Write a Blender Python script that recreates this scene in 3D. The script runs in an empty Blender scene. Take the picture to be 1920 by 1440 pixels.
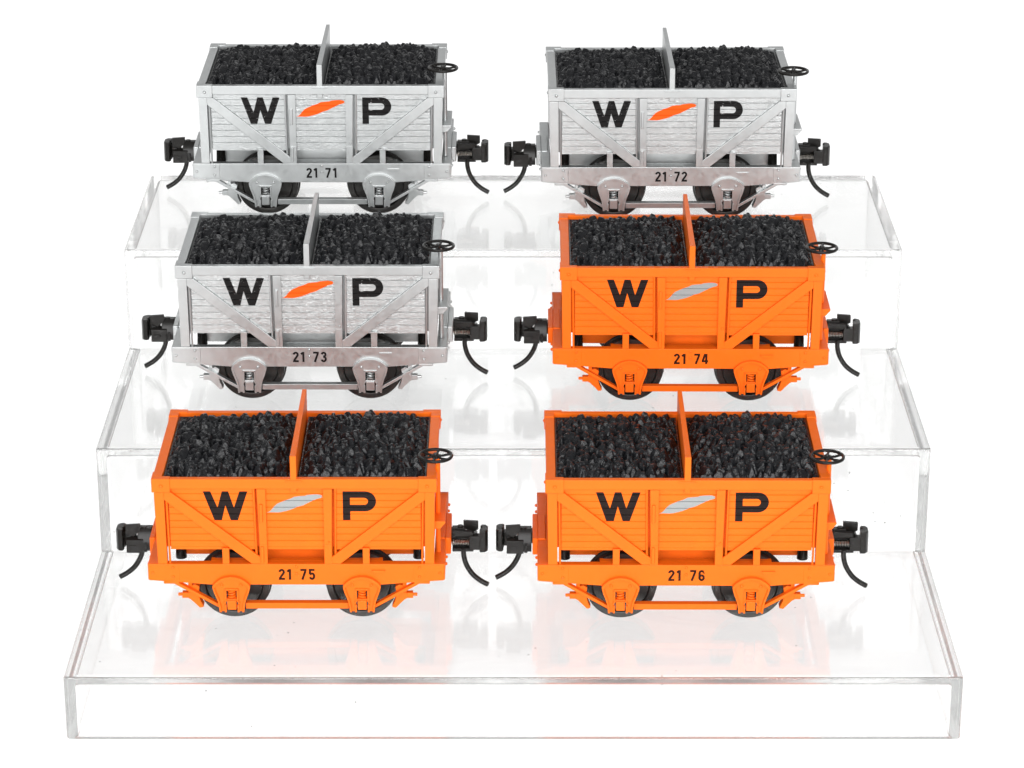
import bpy, bmesh, math, random
import numpy as np
from mathutils import Vector, Matrix
from mathutils.geometry import tessellate_polygon

MM = 0.001
sc = bpy.context.scene
COL = sc.collection
R = math.radians

# ------------------------------------------------------------------ materials
def new_mat(name):
    m = bpy.data.materials.new(name)
    m.use_nodes = True
    nt = m.node_tree
    return m, nt, nt.nodes['Principled BSDF'], nt.nodes['Material Output']

def node(nt, kind, **kw):
    n = nt.nodes.new(kind)
    for k, v in kw.items():
        setattr(n, k, v)
    return n

def coords(nt, scale):
    tc = node(nt, 'ShaderNodeTexCoord')
    mp = node(nt, 'ShaderNodeMapping')
    mp.inputs['Scale'].default_value = scale
    nt.links.new(tc.outputs['Object'], mp.inputs['Vector'])
    return mp.outputs['Vector']

def noise(nt, scale, detail=3.0, rough=0.55, dist=0.0):
    n = node(nt, 'ShaderNodeTexNoise')
    n.inputs['Scale'].default_value = 1.0
    n.inputs['Detail'].default_value = detail
    n.inputs['Roughness'].default_value = rough
    n.inputs['Distortion'].default_value = dist
    nt.links.new(coords(nt, scale), n.inputs['Vector'])
    return n.outputs['Fac']

def ramp(nt, fac, p0, c0, p1, c1):
    r = node(nt, 'ShaderNodeValToRGB')
    r.color_ramp.elements[0].position = p0
    r.color_ramp.elements[0].color = c0
    r.color_ramp.elements[1].position = p1
    r.color_ramp.elements[1].color = c1
    nt.links.new(fac, r.inputs['Fac'])
    return r.outputs['Color']

def bump(nt, bsdf, fac, strength, dist):
    b = node(nt, 'ShaderNodeBump')
    b.inputs['Strength'].default_value = strength
    b.inputs['Distance'].default_value = dist
    nt.links.new(fac, b.inputs['Height'])
    nt.links.new(b.outputs['Normal'], bsdf.inputs['Normal'])

def g(v, a=1.0):
    return (v, v, v, a)

def paint(name, rgb, metallic, rough, var=0.06, grain=None, spec=0.5):
    m, nt, b, out = new_mat(name)
    lo = tuple(c * (1 - var) for c in rgb) + (1,)
    hi = tuple(min(1, c * (1 + var)) for c in rgb) + (1,)
    f = noise(nt, (160, 160, 160), 4)
    nt.links.new(ramp(nt, f, 0.3, lo, 0.7, hi), b.inputs['Base Color'])
    b.inputs['Metallic'].default_value = metallic
    b.inputs['Specular IOR Level'].default_value = spec
    f2 = noise(nt, (900, 900, 900), 3)
    nt.links.new(ramp(nt, f2, 0.3, g(rough - 0.05), 0.7, g(rough + 0.07)), b.inputs['Roughness'])
    if grain:
        gr = noise(nt, (560, 560, 1900), 2.5, 0.6, 1.8)
        bump(nt, b, ramp(nt, gr, 0.50, g(0), 0.66, g(1)), grain, 0.00016)
    else:
        bump(nt, b, noise(nt, (5200, 5200, 5200), 2), 0.10, 0.00005)
    return m

SILVER = (0.50, 0.515, 0.515)
ORANGE = (0.90, 0.153, 0.006)
M = {}
M['silver'] = paint('silver_paint', SILVER, 0.85, 0.39)
M['silver_wood'] = paint('silver_paint_on_wood_grain', (0.525, 0.54, 0.54), 0.78, 0.37, 0.04, 0.48)
M['orange'] = paint('orange_paint', ORANGE, 0.0, 0.42, 0.03, None, 0.22)
M['orange_wood'] = paint('orange_paint_on_wood_grain', ORANGE, 0.0, 0.45, 0.04, 0.25, 0.2)
M['black'] = paint('black_plastic', (0.012, 0.011, 0.010), 0.0, 0.22, 0.15, None, 0.22)
M['rubber'] = paint('black_hose_rubber', (0.014, 0.013, 0.012), 0.0, 0.25, 0.1, None, 0.28)
M['wheel'] = paint('blackened_wheel_metal', (0.042, 0.040, 0.038), 0.5, 0.32, 0.2, None, 0.3)
M['spring'] = paint('spring_wire', (0.50, 0.47, 0.43), 1.0, 0.28, 0.1)

def lettering(name, rgb, chips, under):
    m, nt, b, out = new_mat(name)
    f = noise(nt, (520, 520, 1900), 4, 0.7)
    c = ramp(nt, f, chips, rgb + (1,), chips + 0.03, under + (1,))
    nt.links.new(c, b.inputs['Base Color'])
    b.inputs['Roughness'].default_value = 0.45
    b.inputs['Specular IOR Level'].default_value = 0.12
    return m
M['letter_on_silver'] = lettering('black_print_on_silver', (0.010, 0.009, 0.009), 0.635, (0.42, 0.42, 0.42))
M['letter_on_orange'] = lettering('black_print_on_orange', (0.016, 0.010, 0.009), 0.76, (0.10, 0.04, 0.02))
M['number_on_silver'] = lettering('number_print_on_silver', (0.010, 0.009, 0.009), 0.9, (0.2, 0.2, 0.2))
M['number_on_orange'] = lettering('number_print_on_orange', (0.028, 0.008, 0.004), 0.9, (0.1, 0.04, 0.02))
M['feather_orange'] = lettering('orange_feather_print', (0.93, 0.105, 0.008), 0.9, (0.9, 0.2, 0.1))
M['feather_silver'] = lettering('silver_feather_print', (0.36, 0.375, 0.375), 0.78, (0.55, 0.55, 0.55))
_fs = M['feather_silver'].node_tree.nodes['Principled BSDF']
_fs.inputs['Metallic'].default_value = 0.5

def coal_mat():
    m, nt, b, out = new_mat('moulded_black_coal')
    f = noise(nt, (420, 420, 420), 4)
    nt.links.new(ramp(nt, f, 0.3, (0.005, 0.0052, 0.0064, 1), 0.75, (0.010, 0.0105, 0.0125, 1)), b.inputs['Base Color'])
    f2 = noise(nt, (700, 700, 700), 3)
    nt.links.new(ramp(nt, f2, 0.35, g(0.15), 0.7, g(0.34)), b.inputs['Roughness'])
    b.inputs['Specular IOR Level'].default_value = 0.32
    bump(nt, b, noise(nt, (1300, 1300, 900), 3, 0.6), 0.8, 0.00035)
    return m
M['coal'] = coal_mat()

def acrylic_mat():
    m, nt, b, out = new_mat('clear_acrylic')
    b.inputs['Base Color'].default_value = (0.978, 0.980, 0.977, 1)
    b.inputs['Transmission Weight'].default_value = 1.0
    b.inputs['IOR'].default_value = 1.49
    b.inputs['Roughness'].default_value = 0.06
    # dust specks and short hair scratches lying on the plastic
    def mth(op, a, c):
        n = node(nt, 'ShaderNodeMath', operation=op)
        for k, q in enumerate((a, c)):
            if isinstance(q, float): n.inputs[k].default_value = q
            else: nt.links.new(q, n.inputs[k])
        return n.outputs[0]
    v = node(nt, 'ShaderNodeTexVoronoi'); v.inputs['Scale'].default_value = 1.0
    nt.links.new(coords(nt, (150, 150, 150)), v.inputs['Vector'])
    speck = mth('MULTIPLY', ramp(nt, v.outputs['Distance'], 0.03, g(0.8), 0.055, g(0)),
                ramp(nt, noise(nt, (38, 38, 38), 2), 0.53, g(0), 0.57, g(1)))
    dirt = speck
    scuff = ramp(nt, noise(nt, (22, 75, 30), 6, 0.72, 0.8), 0.5, g(0.001), 0.85, g(0.06))
    df = node(nt, 'ShaderNodeBsdfDiffuse')
    nt.links.new(ramp(nt, dirt, 0.02, g(0.78), 0.2, g(0.33)), df.inputs['Color'])
    mx = node(nt, 'ShaderNodeMixShader')
    nt.links.new(mth('MAXIMUM', dirt, scuff), mx.inputs['Fac'])
    nt.links.new(b.outputs['BSDF'], mx.inputs[1]); nt.links.new(df.outputs['BSDF'], mx.inputs[2])
    nt.links.new(mx.outputs[0], out.inputs['Surface'])
    va = node(nt, 'ShaderNodeVolumeAbsorption')
    va.inputs['Color'].default_value = (0.88, 0.90, 0.88, 1)
    va.inputs['Density'].default_value = 2.0
    nt.links.new(va.outputs[0], out.inputs['Volume'])
    return m
M['acrylic'] = acrylic_mat()

def paper_mat():
    m, nt, b, out = new_mat('white_backdrop_paper')
    f = noise(nt, (30, 30, 30), 4)
    nt.links.new(ramp(nt, f, 0.3, g(0.93), 0.7, g(0.96)), b.inputs['Base Color'])
    b.inputs['Roughness'].default_value = 0.9
    b.inputs['Specular IOR Level'].default_value = 0.1
    # paper made translucent so the added fill lamp below brightens it
    tr = node(nt, 'ShaderNodeBsdfTranslucent')
    tr.inputs['Color'].default_value = (0.95, 0.95, 0.95, 1)
    mx = node(nt, 'ShaderNodeMixShader')
    mx.inputs['Fac'].default_value = 0.55
    nt.links.new(b.outputs['BSDF'], mx.inputs[1]); nt.links.new(tr.outputs['BSDF'], mx.inputs[2])
    nt.links.new(mx.outputs[0], out.inputs['Surface'])
    return m
M['paper'] = paper_mat()

# ------------------------------------------------------------------ mesh builder (millimetres)
CY = 28.2            # the wagon's centre line; local Y 0 is the front face of its sill
class MB:
    def __init__(s):
        s.v = []; s.f = []
    def add(s, vs, fs):
        k = len(s.v)
        s.v += [tuple(p) for p in vs]
        s.f += [tuple(k + i for i in f) for f in fs]
        return s
    def box(s, x0, x1, y0, y1, z0, z1):
        vs = [(x, y, z) for z in (z0, z1) for y in (y0, y1) for x in (x0, x1)]
        return s.add(vs, [(0, 2, 3, 1), (4, 5, 7, 6), (0, 1, 5, 4), (2, 6, 7, 3), (0, 4, 6, 2), (1, 3, 7, 5)])
    def prism(s, poly, a, b, axis='y'):
        """polygon in (x,z) swept along y, in (y,z) along x, or in (x,y) along z"""
        def P(p, t):
            return {'y': (p[0], t, p[1]), 'x': (t, p[0], p[1]), 'z': (p[0], p[1], t)}[axis]
        n = len(poly)
        vs = [P(p, a) for p in poly] + [P(p, b) for p in poly]
        tris = tessellate_polygon([[Vector((p[0], p[1], 0)) for p in poly]])
        fs = [tuple(t) for t in tris] + [tuple(n + i for i in reversed(t)) for t in tris]
        fs += [(i, (i + 1) % n, n + (i + 1) % n, n + i) for i in range(n)]
        return s.add(vs, fs)
    def lathe(s, prof, c, axis='y', n=40):
        """profile of (radius, offset along axis) turned about the axis through c"""
        vs = []; m = len(prof)
        for k in range(n):
            t = 2 * math.pi * k / n
            for r, o in prof:
                a, b = r * math.cos(t), r * math.sin(t)
                vs.append({'y': (c[0] + a, c[1] + o, c[2] + b), 'x': (c[0] + o, c[1] + a, c[2] + b),
                           'z': (c[0] + a, c[1] + b, c[2] + o)}[axis])
        fs = []
        for k in range(n):
            k2 = (k + 1) % n
            for i in range(m - 1):
                fs.append((k * m + i, k2 * m + i, k2 * m + i + 1, k * m + i + 1))
        return s.add(vs, fs)
    def cyl(s, c, r, l, axis='y', n=16, r2=None):
        r2 = r if r2 is None else r2
        return s.lathe([(0.0001, 0), (r, 0), (r2, l), (0.0001, l)], c, axis, n)
    def rivet(s, x, y, z, r=0.5, axis='y', sgn=-1):
        pr = [(r, 0.1)] + [(r * math.cos(t), -0.75 * r * math.sin(t)) for t in (0, .35, .75, 1.15, 1.5)]
        pr = [(max(a, .0005), -sgn * b) for a, b in pr]
        return s.lathe(pr, (x, y, z), axis, 12)
    def tube(s, pts, r, n=10, closed=False, caps=True):
        pts = [Vector(p) for p in pts]; N = len(pts); vs = []; up = None
        for i, p in enumerate(pts):
            a = pts[(i - 1) % N] if (closed or i > 0) else p
            b = pts[(i + 1) % N] if (closed or i < N - 1) else p
            t = (b - a).normalized()
            if up is None:
                up = t.orthogonal().normalized()
            up = (up - t * up.dot(t)).normalized()
            w = t.cross(up)
            for k in range(n):
                q = 2 * math.pi * k / n
                vs.append(p + (up * math.cos(q) + w * math.sin(q)) * r)
        fs = []
        for i in range(N if closed else N - 1):
            j = (i + 1) % N
            for k in range(n):
                k2 = (k + 1) % n
                fs.append((i * n + k, i * n + k2, j * n + k2, j * n + k))
        if caps and not closed:
            fs += [tuple(reversed(range(n))), tuple((N - 1) * n + k for k in range(n))]
        return s.add(vs, fs)
    def build(s, name, mat, parent=None, bevel=0.0, smooth=True, flip='', seg=2, rot=None, recalc=True, shift=True):
        vs = []
        for x, y, z in s.v:
            if 'y' in flip: y = 2 * CY - y
            if 'x' in flip: x = -x
            if shift: y -= CY
            vs.append((x * MM, y * MM, z * MM))
        me = bpy.data.meshes.new(name)
        me.from_pydata(vs, [], s.f)
        if recalc:
            bm = bmesh.new(); bm.from_mesh(me)
            bmesh.ops.recalc_face_normals(bm, faces=bm.faces)
            bm.to_mesh(me); bm.free()
        me.materials.append(mat)
        o = bpy.data.objects.new(name, me)
        COL.objects.link(o)
        if parent: o.parent = parent
        if smooth:
            for p in me.polygons: p.use_smooth = True
            bm = bmesh.new(); bm.from_mesh(me)
            for e in bm.edges:
                if len(e.link_faces) == 2 and e.calc_face_angle(0) > R(38): e.smooth = False
            bm.to_mesh(me); bm.free()
        if bevel:
            b = o.modifiers.new('soft_edges', 'BEVEL')
            b.width = bevel * MM; b.segments = seg; b.limit_method = 'ANGLE'; b.angle_limit = R(40)
            b.harden_normals = True
        return o

# ------------------------------------------------------------------ lettering shapes
ZG = [44.1, 41.85, 39.6, 37.35, 35.1, 32.85, 30.6, 28.35]     # grooves between the planks
YP = 1.2                                                      # front face of the planks
def plank_y(z):
    for q in ZG:
        if abs(z - q) < 0.16:
            return YP + 0.24 * (1 - abs(z - q) / 0.16)
    return YP

def print_on_planks(name, loops, mat, parent):
    vecs = [[Vector((x, z, 0)) for x, z in l] for l in loops]
    flat = [p for l in loops for p in l]
    tris = tessellate_polygon(vecs)
    bm = bmesh.new()
    vs = [bm.verts.new((x, 0, z)) for x, z in flat]
    for t in tris:
        try: bm.faces.new([vs[i] for i in t])
        except ValueError: pass
    for q in ZG:
        for z in (q - 0.16, q, q + 0.16):
            bmesh.ops.bisect_plane(bm, geom=bm.verts[:] + bm.edges[:] + bm.faces[:], plane_co=(0, 0, z), plane_no=(0, 0, 1))
    for v in bm.verts:
        x, y, z = v.co
        v.co = (x * MM, (plank_y(z) - 0.035 - CY) * MM, z * MM)
    for f in bm.faces:
        f.normal_update()
        if f.normal.y > 0: f.normal_flip()
    me = bpy.data.meshes.new(name); bm.to_mesh(me); bm.free()
    me.materials.append(mat)
    o = bpy.data.objects.new(name, me); COL.objects.link(o); o.parent = parent
    return o

def arc(cx, cz, rx, rz, a0, a1, n=10):
    return [(cx + rx * math.cos(R(a0 + (a1 - a0) * k / n)), cz + rz * math.sin(R(a0 + (a1 - a0) * k / n))) for k in range(n + 1)]

W_LOOP = [(-28.11, 44.92), (-25.81, 44.92), (-23.75, 39.45), (-22.29, 44.92), (-20.33, 44.92), (-18.72, 39.45), (-16.89, 44.90),
          (-14.41, 44.90), (-17.63, 35.22), (-19.79, 35.22), (-21.34, 40.24), (-22.53, 35.22), (-24.81, 35.22)]
P_OUT = [(14.70, 44.92), (21.6, 44.92)] + arc(21.6, 41.58, 3.35, 3.34, 90, -90, 14)[1:] + [(17.0, 38.24), (17.0, 35.2), (14.70, 35.2)]
P_IN = [(16.95, 42.76), (21.3, 42.76)] + arc(21.3, 41.585, 1.17, 1.175, 90, -90, 10)[1:] + [(16.95, 40.41)]
FEATHER = [(-8.68, 37.87), (-7.89, 38.13), (-7.22, 38.78), (-6.35, 39.89), (-5.49, 40.74), (-4.28, 41.33), (-2.59, 42.04), (-1.39, 42.43),
           (-0.06, 43.12), (1.26, 43.3), (3.05, 43.43), (3.89, 43.73), (5.33, 43.9), (6.76, 43.96), (7.71, 43.82), (8.36, 43.54),
           (8.43, 43.02), (7.92, 42.69), (6.72, 42.37), (5.63, 41.85), (4.06, 41.06), (2.49, 40.22), (0.93, 39.76), (-1.49, 38.72),
           (-2.81, 38.33), (-4.37, 37.94), (-5.57, 37.83), (-7.36, 37.91)]

DIG = {  # strokes in a box 1.9 wide, 3.6 high (centre lines)
 '1': [[(0.20, 2.75), (0.95, 3.45), (0.95, 3.60)], [(1.0, 3.60), (1.0, 0.0)]],
 '2': [[(0.28, 2.65)] + arc(0.95, 2.62, 0.66, 0.70, 165, -15, 10) + [(1.35, 2.0), (0.42, 0.62), (0.36, 0.29), (1.92, 0.29)]],
 '3': [[(0.28, 2.72)] + arc(0.93, 2.66, 0.62, 0.66, 165, -60, 10) + [(0.78, 1.93)],
       [(0.78, 1.93)] + arc(0.93, 1.05, 0.68, 0.78, 75, -165, 12)],
 '4': [[(1.02, 3.60), (0.28, 1.20), (0.28, 0.98), (2.0, 0.98)], [(1.42, 3.60), (1.42, 0.0)]],
 '5': [[(1.80, 3.32), (0.36, 3.32), (0.36, 1.80)] , [(0.34, 1.75)] + arc(0.98, 1.20, 0.66, 0.92, 130, -160, 12)],
 '6': [[(1.62, 2.85)] + arc(1.0, 2.60, 0.66, 0.72, 20, 172, 8) + [(0.34, 1.0)],
       arc(1.0, 1.06, 0.66, 0.78, 0, 330, 16) + arc(1.0, 1.06, 0.66, 0.78, 340, 360, 1)],
 '7': [[(0.0, 3.32), (1.58, 3.32), (1.58, 3.0), (0.55, 0.0)]],
}
def stroke_strip(mb, pts, w, y, ox, oz):
    n = len(pts); L = []; Rr = []
    P = [Vector(p) for p in pts]
    for i in range(n):
        a = (P[i] - P[i - 1]).normalized() if i else None
        b = (P[i + 1] - P[i]).normalized() if i < n - 1 else None
        if a is None: a = b
        if b is None: b = a
        na, nb = Vector((-a.y, a.x)), Vector((-b.y, b.x))
        m = (na + nb); m = m.normalized() if m.length > 1e-6 else na
        k = min(1.0 / max(m.dot(na), 0.35), 1.9)
        L.append(P[i] + m * w * k / 2); Rr.append(P[i] - m * w * k / 2)
    vs = [(ox + p.x, y, oz + p.y) for p in L] + [(ox + p.x, y, oz + p.y) for p in Rr]
    mb.add(vs, [(i, i + 1, n + i + 1, n + i) for i in range(n - 1)])

def painted_number(text, mat, parent):
    mb = MB()
    for ch, ox in zip(text, (-5.5, -3.02, 1.22, 3.82)):
        for k, st in enumerate(DIG[ch]):
            stroke_strip(mb, st, 0.69, -0.04 - 0.015 * k, ox, 15.65)
    o = mb.build('painted_number', mat, parent, smooth=False, recalc=False)
    return o

# ------------------------------------------------------------------ moulded coal
def coal_mesh(x0, x1, y0, y1, seed, mound):
    rng = np.random.default_rng(seed)
    st = 0.2
    nx, ny = int((x1 - x0) / st) + 1, int((y1 - y0) / st) + 1
    xs, ys = np.linspace(x0, x1, nx), np.linspace(y0, y1, ny)
    X, Y = np.meshgrid(xs, ys, indexing='ij')
    def base(x, y):
        e = np.minimum(np.minimum(x - x0, x1 - x), np.minimum(y - y0, y1 - y))
        t = np.clip(e / 3.5, 0, 1); t = t * t * (3 - 2 * t)
        u, v = (x - (x0 + x1) / 2) / (x1 - x0) * 2, (y - (y0 + y1) / 2) / (y1 - y0) * 2
        hill = np.clip(1 - u * u, 0, 1) ** 0.8 * np.clip(1 - (np.abs(v) ** 3), 0, 1)
        return 47.6 + 1.7 * t + mound * hill + 0.35 * np.sin(x * .55 + seed) * np.cos(y * .43)
    Z = base(X, Y) - 1.6
    px, py = 2.6, 2.8
    j = 0
    yy = y0 + 1.3
    while yy < y1 - 0.7:
        xx = x0 + 1.2 + (px / 2 if j % 2 else 0)
        while xx < x1 - 0.6:
            cx, cy = xx + rng.uniform(-.75, .75), yy + rng.uniform(-.8, .8)
            cx = min(max(cx, x0 + 1.0), x1 - 1.0); cy = min(max(cy, y0 + 1.1), y1 - 1.0)
            h = float(base(np.array(cx), np.array(cy))) + rng.uniform(0.25, 1.9)
            i0, i1 = int(max(0, (cx - 3 - x0) / st)), int(min(nx, (cx + 3 - x0) / st + 1))
            k0, k1 = int(max(0, (cy - 3 - y0) / st)), int(min(ny, (cy + 3 - y0) / st + 1))
            dx, dy = X[i0:i1, k0:k1] - cx, Y[i0:i1, k0:k1] - cy
            a = rng.uniform(0, 6.28); tl = rng.uniform(0.05, 0.55)
            z = h + tl * (math.cos(a) * dx + math.sin(a) * dy)
            nf = rng.integers(5, 8); a0 = rng.uniform(0, 6.28)
            for q in range(nf):
                aa = a0 + (q + rng.uniform(-.3, .3)) * 6.283 / nf
                sl = rng.uniform(1.1, 3.0); rr = rng.uniform(0.15, 0.95)
                z = np.minimum(z, h + sl * (rr - (math.cos(aa) * dx + math.sin(aa) * dy)))
            Z[i0:i1, k0:k1] = np.maximum(Z[i0:i1, k0:k1], z)
            xx += px
        yy += py * 0.80; j += 1
    for _ in range(1):
        q = np.pad(Z, 1, mode='edge')
        Z = 0.6 * Z + 0.10 * (q[:-2, 1:-1] + q[2:, 1:-1] + q[1:-1, :-2] + q[1:-1, 2:])
    e = np.minimum(np.minimum(X - x0, x1 - X), np.minimum(Y - y0, y1 - Y))
    lip = 48.55
    w = np.clip((e - 0.45) / 0.5, 0, 1)
    Z = lip * (1 - w) + np.maximum(Z, 47.9) * w
    vs = [(float(X[i, k]), float(Y[i, k]), float(Z[i, k])) for i in range(nx) for k in range(ny)]
    fs = [(i * ny + k, (i + 1) * ny + k, (i + 1) * ny + k + 1, i * ny + k + 1) for i in range(nx - 1) for k in range(ny - 1)]
    ring = [i * ny for i in range(nx)] + [(nx - 1) * ny + k for k in range(1, ny)] + \
           [i * ny + ny - 1 for i in range(nx - 2, -1, -1)] + [k for k in range(ny - 2, 0, -1)]
    b = len(vs)
    for r in ring: vs.append((vs[r][0], vs[r][1], 45.5))
    n = len(ring)
    fs += [(ring[(i + 1) % n], ring[i], b + i, b + (i + 1) % n) for i in range(n)]
    fs.append(tuple(b + i for i in range(n)))
    mb = MB(); mb.v = vs; mb.f = fs
    return mb
coal_left, coal_right = coal_mesh(-40.3, -1.35, 2.4, 53.0, 5, 1.0), coal_mesh(1.15, 40.3, 2.4, 53.0, 11, 2.6)

# ------------------------------------------------------------------ the wagon
def empty(name, loc, rz=0):
    o = bpy.data.objects.new(name, None); COL.objects.link(o)
    o.location = loc; o.rotation_euler = (0, 0, rz); o.empty_display_size = 0.01
    return o

def bar_poly(x0, z0, x1, z1, w):
    d = Vector((x1 - x0, z1 - z0)).normalized(); n = Vector((-d.y, d.x)) * w / 2
    return [(x0 + n.x, z0 + n.y), (x1 + n.x, z1 + n.y), (x1 - n.x, z1 - n.y), (x0 - n.x, z0 - n.y)]

def panel(x0, x1):
    """side of horizontal planks with V grooves, profile in (y,z) swept along x"""
    pr = [(YP - .12, 25.5), (YP - .12, 26.25), (YP, 26.3)]
    for q in reversed(ZG):
        pr += [(YP, q - .16), (YP + .24, q), (YP, q + .16)]
    pr += [(YP, 46.3), (YP + 1.6, 46.3), (YP + 1.6, 25.5)]
    return MB().prism(pr, x0, x1, 'x')

def guard(cx):
    """horn guard: arched plate with a raised rim and an open axle-box window"""
    half = [(0, 17.2), (1.6, 17.05), (3.2, 16.5), (4.6, 15.5), (5.5, 14.6), (5.85, 13.9), (5.75, 13.2), (5.3, 11.6), (4.75, 10.2), (4.3, 8.8), (4.0, 7.2), (3.8, 5.2)]
    out = [(cx - x, z) for x, z in reversed(half)] + [(cx + x, z) for x, z in half[1:]]
    win = [(cx + 1.9, 5.2), (cx + 1.9, 12.5), (cx - 1.9, 12.5), (cx - 1.9, 5.2)]
    m = MB().prism(out + win, -0.75, 0.9)
    inn = [(cx + (p[0] - cx) * (1 - .62 / max(abs(p[0] - cx), 1.5)), p[1] - (0.62 if p[1] > 13.5 else 0.0)) for p in out]
    m.prism(out + list(reversed(inn)), -1.6, -0.74)
    for sx in (-1, 1):
        m.box(cx + sx * 1.9 - .3, cx + sx * 1.9 + .3, -1.2, -0.5, 9.2, 12.8)
        m.box(cx + sx * 2.0 - .3, cx + sx * 2.0 + .3, -1.2, -0.5, 5.0, 7.6)
        m.prism(bar_poly(cx + sx * 1.55, 9.3, cx + sx * 2.4, 8.0, .45), -1.25, -0.5)
        m.rivet(cx + sx * 2.95, -0.75, 14.15, .55)
    m.box(cx - 2.2, cx + 2.2, -1.2, -0.5, 12.45, 13.0)
    return m

def coil(c, r, l, turns, axis, wr, n=14):
    pts = []
    for k in range(int(turns * n) + 1):
        t = 2 * math.pi * k / n; u = l * k / (turns * n)
        a, b = r * math.cos(t), r * math.sin(t)
        pts.append({'x': (c[0] + u, c[1] + a, c[2] + b), 'z': (c[0] + a, c[1] + b, c[2] + u)}[axis])
    return MB().tube(pts, wr, 6)

def wheel(cx, y0):
    m = MB()
    m.lathe([(0.001, -0.9), (1.2, -0.9), (1.35, -0.3), (2.2, 0.0), (2.6, 1.2), (6.8, 1.6), (8.7, 1.3), (9.0, 0.15), (9.25, 0.0),
             (10.75, 0.0), (10.95, .2), (11.05, 3.0), (11.45, 3.4), (11.6, 3.8), (11.5, 4.3), (11.0, 4.5), (3, 4.5), (0.001, 4.5)],
            (cx, y0, 11.6), 'y', 72)
    return m

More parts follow.
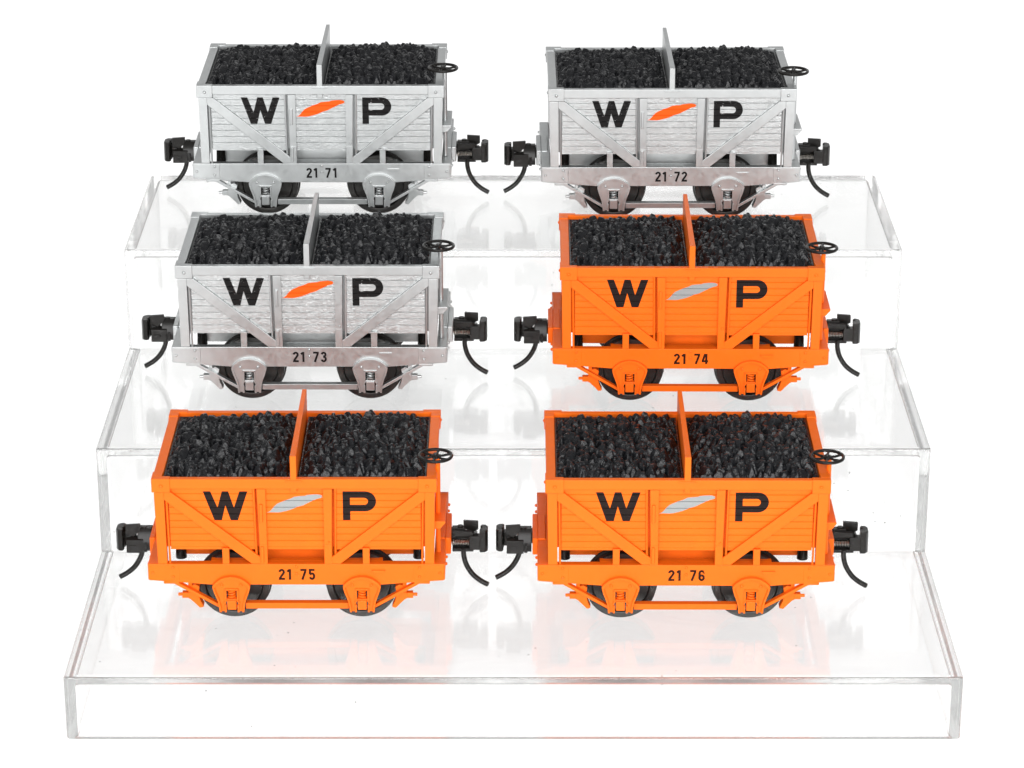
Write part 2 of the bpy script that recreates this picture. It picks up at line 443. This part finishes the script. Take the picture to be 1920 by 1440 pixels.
def build_wagon(col):
    P, PW = M[col], M[col + '_wood']
    root = empty('ore_wagon', (0, 0, 0))
    root['category'] = 'model wagon'
    for fl in ('', 'y'):
        front = fl == ''
        # side sill, deeper in the middle, with an end strap and rivets
        s = MB().prism([(-45.9, 20.95), (45.9, 20.95), (45.9, 15.6), (45.2, 15.35), (37.5, 14.75), (26.5, 13.9), (-26.5, 13.9), (-37.5, 14.75), (-45.2, 15.35), (-45.9, 15.6)], 0, 2.7)
        s.box(-26.6, 26.6, 2.71, 5.3, 17, 20.9)
        for sx in (-1, 1):
            s.prism([(sx * 45.6, 20.6), (sx * 36.2, 20.6), (sx * 36.2, 15.3), (sx * 45.5, 15.75)], -0.12, 0.3)
            for z in (19.8, 16.7): s.rivet(sx * 38.1, -0.12, z, .52)
            s.rivet(sx * 44.4, -0.12, 18.0, .52)
            s.box(min(sx * 36.4, sx * 41.2), max(sx * 36.4, sx * 41.2), -0.05, 2.5, 14.2, 15.0)
        for z in (20.1, 17.75): s.rivet(0, 0, z, .5)
        sill = s.build('side_sill', P, root, .22, flip=fl)
        if front:
            h = MB().prism([(23.2, 19.0), (27.5, 19.0), (27.2, 18.45), (26.8, 18.45), (26.6, 18.0), (24.1, 18.0), (23.9, 18.45), (23.5, 18.45)], -0.55, 0.2)
            h.build('card_clip', P, sill, .08)
        MB().box(-40.4, 40.4, 0, 2.1, 46.2, 49.4).box(-2.9, 2.6, -0.3, .4, 48.55, 49.0).build('top_rail', P, root, .2, flip=fl)
        # planked panels
        if front:
            pl = panel(-38.6, -12.6).build('plank_panel', PW, root)
            print_on_planks('painted_letter', [W_LOOP], M['letter_on_' + col], pl)
            pm = panel(-11.2, 11.2).build('plank_panel', PW, root)
            print_on_planks('painted_feather', [FEATHER], M['feather_' + ('orange' if col == 'silver' else 'silver')], pm)
            pr = panel(12.6, 38.6).build('plank_panel', PW, root)
            print_on_planks('painted_letter', [P_OUT, P_IN], M['letter_on_' + col], pr)
        else:
            panel(-38.6, 38.6).build('plank_panel', PW, root, flip=fl)
        MB().box(-41.2, 41.2, 3.0, 3.9, 25.6, 46.1).build('inner_lining', P, root, flip=fl)
        for sx, fx in ((-1, ''), (1, 'x')):
            f2 = fl + fx
            MB().prism([(-43.0, 45.0), (-43.0 + .35, 20.96), (-39.75, 20.96), (-40.0, 45.0)], 0.02, 2.5).build('corner_post', P, root, .18, flip=f2)
            b = MB().box(-43.65, -37.95, -0.35, 2.05, 45.1, 49.65).box(-43.65, -40.55, 2.06, 5.4, 45.1, 49.65)
            b.rivet(-40.7, -0.35, 47.2, .6).rivet(-43.65, 3.2, 47.4, .55, 'x')
            b.build('corner_bracket', P, root, .2, flip=f2)
            up = MB().prism([(-11.55, 46.1), (-11.0, 20.96), (-8.8, 20.96), (-8.85, 46.1)], 0.03, 1.9)
            up.box(-11.15, -8.75, -0.1, .5, 20.97, 27.5)
            if not (front and sx < 0): up.rivet(-10.3, -0.1, 28.4, .3)
            po = up.build('upright_post', P, root, .15, flip=f2)
            if front and sx < 0:
                MB().box(-10.85, -9.9, -0.55, .2, 35.2, 41.2).build('grab_handle', P, po, .2)
                MB().box(-10.75, -9.85, -0.65, .2, 21.5, 27.0).build('grab_handle', P, po, .2)
            MB().prism([(-40.0, 45.0), (-37.7, 45.0), (-11.0, 23.2), (-11.0, 21.0), (-13.7, 21.0), (-40.0, 42.5)], 0.05, 1.15).build('diagonal_brace', P, root, .15, flip=f2)
            MB().box(-22.7, -20.6, 0.02, 1.8, 20.96, 26.3).build('stub_post', P, root, .12, flip=f2)
            if front:
                MB().tube([(-39.35, .75, 46.2), (-38.95, .75, 20.9)], .33, 8).build('tie_rod', P, root, flip=f2)
                MB().tube([(-12.5, .75, 46.2), (-12.15, .75, 20.9)], .33, 8).build('tie_rod', P, root, flip=f2)
            gd = guard(-20.2).build('axle_guard', P, root, .08, flip=f2)
            coil((-20.2, .1, 9.5), 1.05, 2.9, 3.3, 'z', .30).build('spring', P, gd, flip=f2)
            MB().box(-21.6, -18.8, -1.3, 1.2, 5.9, 9.1).box(-21.8, -18.6, -.9, 1.2, 8.6, 9.5).build('journal_box', P, gd, .2, flip=f2)
            MB().prism(bar_poly(-37.7, 14.6, -23.6, 6.2, .95), 0.0, 2.0).build('brace_rod', P, root, .12, flip=f2)
            br = MB().box(-33.9, -32.7, 2.2, 3.6, 9.5, 14.9)
            br.prism([(-32.9, 12.6), (-31.6, 13.0), (-30.4, 12.2), (-30.75, 10.2), (-30.3, 7.6), (-29.3, 5.3), (-30.5, 5.0), (-31.8, 6.4), (-33.4, 8.0), (-34.0, 8.3), (-34.0, 10.2), (-32.8, 10.4)], 2.0, 5.4)
            br.lathe([(.001, 0), (.95, 0), (.95, 1.6), (.55, 1.65), (.55, 2.8), (.001, 2.8)], (-34.0, 3.0, 9.2), 'x', 6) if False else None
            br.box(-35.9, -33.6, 2.2, 4.2, 8.3, 10.1).cyl((-37.2, 3.2, 9.2), .55, 2.0, 'x', 8)
            br.build('brake_shoe', P, root, .15, flip=f2)
            wheel(-19.9, 4.8).build('wheel', M['wheel'], root, flip=f2)
        MB().box(-16.0, 16.0, -0.1, 2.3, 5.75, 7.7).build('tie_bar', P, root, .15, flip=fl)
    for sx, fx in ((-1, ''), (1, 'x')):
        MB().box(-43.35, -40.45, 5.41, 2 * CY - 5.41, 46.2, 49.4).build('end_rail', P, root, .2, flip=fx)
        MB().box(-42.6, -41.3, 2.6, 2 * CY - 2.6, 25.6, 46.15).build('end_wall', PW, root, .1, flip=fx)
        eb = MB().prism([(-45.9, .9), (-45.5, .3), (-42.5, .3), (-42.5, 2 * CY - .3), (-45.5, 2 * CY - .3), (-45.9, 2 * CY - .9)], 15.3, 20.9, 'z')
        for y in (5.5, 10.5, 2 * CY - 5.5, 2 * CY - 10.5):
            eb.cyl((-46.6, y, 18.6), .5, 1.0, 'x', 10)
        e = eb.build('end_beam', P, root, .35, flip=fx)
        cp = MB().box(-47.4, -45.6, 18.5, 2 * CY - 18.5, 15.8, 21.5).box(-45.7, -43.2, 19.0, 2 * CY - 19.0, 20.5, 21.35)
        cp.build('coupler_pocket', P, e, .35, flip=fx)
        MB().cyl((-37.3, 16.2, 15.9), 1.75, 9.6, 'z', 20, 1.4).build('rubber_stop', M['black'], root, flip=fx)
        MB().tube([(-19.9 * -sx, 5.5, 11.6), (-19.9 * -sx, 2 * CY - 5.5, 11.6)], 1.6, 12).build('axle', M['wheel'], root)
        # coupler: built facing +X at the right end, turned half round for the left
        f = 'xy' if sx < 0 else ''
        y0 = CY
        K = M['black']
        c = MB().box(44.5, 48.5, y0 - 1.7, y0 + 1.7, 16.2, 20.2)
        c.prism([(y0 - 1.0, 14.2), (y0 + 3.8, 14.2), (y0 + 3.8, 17.4), (y0 + 1.3, 20.9), (y0 - 1.0, 20.9)], 47.7, 52.0, 'x')
        c.prism([(y0 + .6, 13.5), (y0 + 3.9, 13.5), (y0 + 3.9, 17.9), (y0 + 2.9, 18.3), (y0 + .6, 18.3)], 50.2, 55.6, 'x')
        c.prism([(51.2, 20.5), (51.2, 22.6), (55.9, 22.3), (55.9, 19.6), (53.4, 18.2)], y0 + .9, y0 + 2.0)
        c.box(47.7, 54.4, y0 - 3.0, y0 - .9, 13.6, 14.7)
        c.box(47.7, 54.0, y0 - 2.7, y0 - .9, 18.7, 20.4)
        c.cyl((50.2, y0 + .4, 20.8), .95, .5, 'z', 14)
        c.box(49.0, 50.0, y0 + 3.7, y0 + 4.15, 13.9, 17.2).box(52.4, 55.0, y0 + 3.8, y0 + 4.1, 15.2, 16.2)
        c.cyl((54.0, y0 - 1.6, 18.8), .8, 1.1, 'z', 12)
        cu = c.build('coupler', K, root, .25, flip=f)
        k = MB().prism([(53.0, y0 - 3.2), (58.0, y0 - 3.2), (58.8, y0 - 2.2), (58.9, y0 + 1.0), (58.3, y0 + 1.9), (56.9, y0 + 2.1), (56.5, y0 + 1.3), (57.1, y0 + .2), (56.4, y0 - .6), (53.0, y0 - .6)], 14.3, 19.0, 'z')
        k.prism([(56.3, y0 - 3.35), (58.1, y0 - 3.35), (58.95, y0 - 2.2), (59.0, y0 + 1.2), (58.3, y0 + 2.2), (57.0, y0 + 2.3), (56.5, y0 + 1.3), (57.2, y0 + .2), (56.4, y0 - .8)], 13.5, 20.8, 'z')
        k.build('knuckle', K, cu, .3, flip=f)
        coil((47.4, y0 - 2.3, 16.7), .95, 5.6, 11, 'x', .13).build('spring', M['spring'], cu, flip=f)
        hp = [(51.3, 14.6), (51.3, 12.5), (51.8, 10.0), (52.8, 7.7), (54.4, 5.4), (56.6, 3.5), (59.0, 2.1)]
        pts = []
        for i in range(len(hp) - 1):       # smooth the hose through its points
            p0, p1, p2, p3 = [Vector(hp[max(0, min(len(hp) - 1, i + d))]) for d in (-1, 0, 1, 2)]
            for t in (0, .25, .5, .75):
                q = .5 * ((2 * p1) + (p2 - p0) * t + (2 * p0 - 5 * p1 + 4 * p2 - p3) * t * t + (3 * p1 - p0 - 3 * p2 + p3) * t ** 3)
                pts.append((q.x, y0 - 2.9, q.y))
        pts.append((hp[-1][0], y0 - 2.9, hp[-1][1]))
        MB().tube(pts, .84, 14).build('air_hose', M['rubber'], cu, flip=f)
    # hopper under the body
    MB().box(-37.4, 37.4, 18.0, 2 * CY - 18.0, 16.0, 25.55).build('hopper_floor', P, root, .3)
    MB().box(-26, 26, 10.5, 2 * CY - 10.5, 14.6, 15.8).build('underbody_light_block', P, root, .2)  # added plate that keeps light from below off the chute
    MB().prism([(-13.5, 25.0), (13.5, 25.0), (12.4, 12.5), (-12.4, 15.9)], 9.8, 2 * CY - 9.8).build('hopper_chute', P, root, .3)
    # plate across the middle between the two coal loads
    t0, t1 = .95, .70
    dv = MB()
    vs = [(-.15 + sx * t, y, z) for (y, t) in ((0.1, t0), (2 * CY - .6, t1)) for z in (45.0, 57.0) for sx in (-1, 1)]
    vs = [((x, y, z)) for x, y, z in vs]
    dv.add(vs, [(0, 1, 3, 2), (4, 6, 7, 5), (0, 4, 5, 1), (2, 3, 7, 6), (0, 2, 6, 4), (1, 5, 7, 3)])
    dv.build('divider_plate', P, root, .12)
    coal_left.build('coal_load', M['coal'], root)
    coal_right.build('coal_load', M['coal'], root)
    # hand brake at the right end
    bw = MB(); cx, cy, cz = 43.1, 9.3, 53.4
    bw.tube([(cx + 5.0 * math.cos(2 * math.pi * k / 40), cy + 5.0 * math.sin(2 * math.pi * k / 40), cz) for k in range(40)], .52, 10, closed=True)
    for k in range(6):
        a = R(60 * k + 20)
        bw.tube([(cx, cy, cz - .1), (cx + 2.6 * math.cos(a), cy + 2.6 * math.sin(a), cz - .35), (cx + 5 * math.cos(a), cy + 5 * math.sin(a), cz)], .42, 8)
    bw.lathe([(.001, -.9), (1.0, -.9), (1.3, -.2), (1.3, .25), (.7, .5), (.6, .8), (.001, .8)], (cx, cy, cz), 'z', 16)
    bw.build('brake_wheel', M['black'], root)
    MB().cyl((43.75, 9.3, 21.0), .78, 32.0, 'z', 14).build('brake_staff', P, root)
    stp = MB().prism([(42.5, 34.3), (46.0, 34.3), (46.0, 33.6), (44.6, 31.9), (42.5, 31.6)], 2.4, 3.4)
    stp.box(42.5, 46.1, 2.3, 21.0, 33.5, 34.35)
    stp.build('brake_step', P, root, .2)
    return root

def children(o):
    return [c for c in bpy.data.objects if c.parent == o]

def copy_tree(o, parent=None):
    kids = children(o)
    c = o.copy(); COL.objects.link(c)
    if parent is not None: c.parent = parent
    for ch in kids: copy_tree(ch, c)
    return c

CARS = [  # number, colour, x, y of the sill front, z of the tier, turn in degrees, label
 ('2171', 'silver', -67.99, 215.70, 94.27, -0.02, 'silver coal wagon with orange feather, number 21 71 on its sill'),
 ('2172', 'silver', 55.83, 211.26, 94.27, 0.24, 'silver coal wagon with orange feather, number 21 72 on its sill'),
 ('2173', 'silver', -67.95, 128.70, 57.54, -0.18, 'silver coal wagon with orange feather, number 21 73, on the middle step'),
 ('2174', 'orange', 58.98, 126.85, 57.54, -0.49, 'orange coal wagon with silver feather, number 21 74, on the middle step'),
 ('2175', 'orange', -67.07, 35.71, 21.17, -0.05, 'orange coal wagon with silver feather, number 21 75 on its sill'),
 ('2176', 'orange', 53.35, 34.90, 21.17, -0.23, 'orange coal wagon with silver feather, number 21 76 on its sill'),
]
proto = {'silver': build_wagon('silver'), 'orange': build_wagon('orange')}
roots = []
used = set()
for num, col, x, y, z, w, label in CARS:
    if col in used:
        r = copy_tree(proto[col])
    else:
        r = proto[col]; used.add(col)
    roots.append(r)
# numbers are added after the copies, so each wagon carries its own
for (num, col, x, y, z, w, label), r in zip(CARS, roots):
    a = R(w)
    r.location = ((x - math.sin(a) * CY) * MM, (y + math.cos(a) * CY) * MM, (z + 0.03) * MM)
    r.rotation_euler = (0, 0, a)
    r['label'] = label
    r['group'] = 'model coal wagons on the clear stand'
    sills = [c for c in children(r) if c.name.split('.')[0] == 'side_sill']
    front = min(sills, key=lambda o: min(v.co.y for v in o.data.vertices))
    painted_number(num, M['number_on_' + col], front)

# ------------------------------------------------------------------ the acrylic stand
W2 = 135.5; D1, D2, D3 = 90.97, 182.12, 268.58; H1, H2, H3 = 21.17, 57.54, 94.27
def stand_mesh(t):
    outp = [(0, 0), (0, H1), (D1, H1), (D1, H2), (D2, H2), (D2, H3), (D3, H3), (D3, 0)]
    inn = [(t, 0), (t, H1 - t), (D1 + t, H1 - t), (D1 + t, H2 - t), (D2 + t, H2 - t), (D2 + t, H3 - t), (D3 - t, H3 - t), (D3 - t, 0)]
    bm = bmesh.new()
    def shell(prof, hw):
        L = [bm.verts.new((-hw, y, z)) for y, z in prof]; Rt = [bm.verts.new((hw, y, z)) for y, z in prof]
        n = len(prof)
        for i in range(n - 1):
            bm.faces.new((L[i], L[i + 1], Rt[i + 1], Rt[i]))
        bm.faces.new(L); bm.faces.new(Rt)
        return L, Rt
    Lo, Ro = shell(outp, W2)
    Li, Ri = shell(inn, W2 - t)
    bm.edges.ensure_lookup_table()
    n = len(outp) - 1
    bm.faces.new((Lo[0], Ro[0], Ri[0], Li[0]))
    bm.faces.new((Lo[n], Li[n], Ri[n], Ro[n]))
    bm.faces.new((Lo[0], Li[0], Li[n], Lo[n]))
    bm.faces.new((Ro[0], Ro[n], Ri[n], Ri[0]))
    bmesh.ops.recalc_face_normals(bm, faces=bm.faces)
    wl = bm.edges.layers.float.new('bevel_weight_edge')
    inner = set(Li + Ri)
    for e in bm.edges:
        if e.calc_face_angle(0) < R(20): continue
        a, c = e.verts
        if a in inner or c in inner: e[wl] = 0.55
        elif a.co.z < .01 and c.co.z < .01: e[wl] = 0.4
        else:
            d = c.co - a.co
            e[wl] = 1.0 if abs(d.z) > .5 * d.length else (0.4 if abs(d.x) > .5 * d.length else 0.6)
    for v in bm.verts: v.co *= MM
    me = bpy.data.meshes.new('display_stand'); bm.to_mesh(me); bm.free()
    return me
me = stand_mesh(3.2)
me.materials.append(M['acrylic'])
stand = bpy.data.objects.new('display_stand', me); COL.objects.link(stand)
stand.location = (0, 0, 0.00004)
b = stand.modifiers.new('rounded_edges', 'BEVEL'); b.width = 1.9 * MM; b.segments = 5; b.limit_method = 'WEIGHT'; b.harden_normals = True
for p in me.polygons: p.use_smooth = True
stand['label'] = 'clear acrylic stand with three steps under all the wagons'
stand['category'] = 'display stand'

# ------------------------------------------------------------------ white backdrop
prof = [(-2.2, 0.0)] + [(1.0, 0.0)] + [(1.0 + .6 * math.sin(R(a)), .6 - .6 * math.cos(R(a))) for a in range(6, 90, 6)] + [(1.6, .6), (1.6, 2.2)]
vs = [(x, y, z) for y, z in prof for x in (-2.5, 2.5)]
me = bpy.data.meshes.new('backdrop')
me.from_pydata(vs, [], [(2 * i, 2 * i + 1, 2 * i + 3, 2 * i + 2) for i in range(len(prof) - 1)])
for p in me.polygons: p.use_smooth = True
me.materials.append(M['paper'])
bd = bpy.data.objects.new('backdrop', me); COL.objects.link(bd)
bd['kind'] = 'structure'

# ------------------------------------------------------------------ lamps
def area(name, loc, target, sx, sy, power, color=(1, 1, 1)):
    l = bpy.data.lights.new(name, 'AREA'); l.shape = 'RECTANGLE'; l.size = sx; l.size_y = sy; l.energy = power; l.color = color
    o = bpy.data.objects.new(name, l); COL.objects.link(o)
    o.location = loc
    o.rotation_euler = (Vector(target) - Vector(loc)).to_track_quat('-Z', 'Y').to_euler()
    return o
area('front_softbox', (0.0, -1.45, 0.62), (0, .12, .06), 1.7, 0.9, 34)
area('under_paper_fill', (0.0, 0.2, -0.5), (0, 0.2, 0), 3.2, 3.0, 38)  # added fill under the paper, whitens the floor around and beneath the stand

w = bpy.data.worlds.new('World'); sc.world = w; w.use_nodes = True
w.node_tree.nodes['Background'].inputs['Color'].default_value = (1, 1, 1, 1)
w.node_tree.nodes['Background'].inputs['Strength'].default_value = 0.50

# ------------------------------------------------------------------ camera and render settings
cam = bpy.data.cameras.new('camera'); co = bpy.data.objects.new('camera', cam); COL.objects.link(co)
cam.sensor_fit = 'HORIZONTAL'; cam.sensor_width = 36.0; cam.lens = 5696.94 / 1920 * 36
cam.clip_start = 0.01; cam.clip_end = 20
co.location = (-0.43 * MM, -817.02 * MM, 437.45 * MM)
co.rotation_euler = (R(90 - 21.479), 0, 0)
sc.camera = co
sc.view_settings.view_transform = 'Standard'
sc.view_settings.look = 'None'
sc.view_settings.exposure = 0.0
sc.view_settings.gamma = 1.0
sc.render.engine = 'CYCLES'
cy = sc.cycles
cy.max_bounces = 40; cy.transmission_bounces = 40; cy.glossy_bounces = 40; cy.diffuse_bounces = 5; cy.transparent_max_bounces = 16
cy.use_adaptive_sampling = True; cy.adaptive_threshold = 0.015
cy.caustics_reflective = True; cy.caustics_refractive = True; cy.blur_glossy = 0.5
cy.sample_clamp_indirect = 8
try:
    cy.use_denoising = True; cy.denoiser = 'OPENIMAGEDENOISE'
except Exception:
    pass
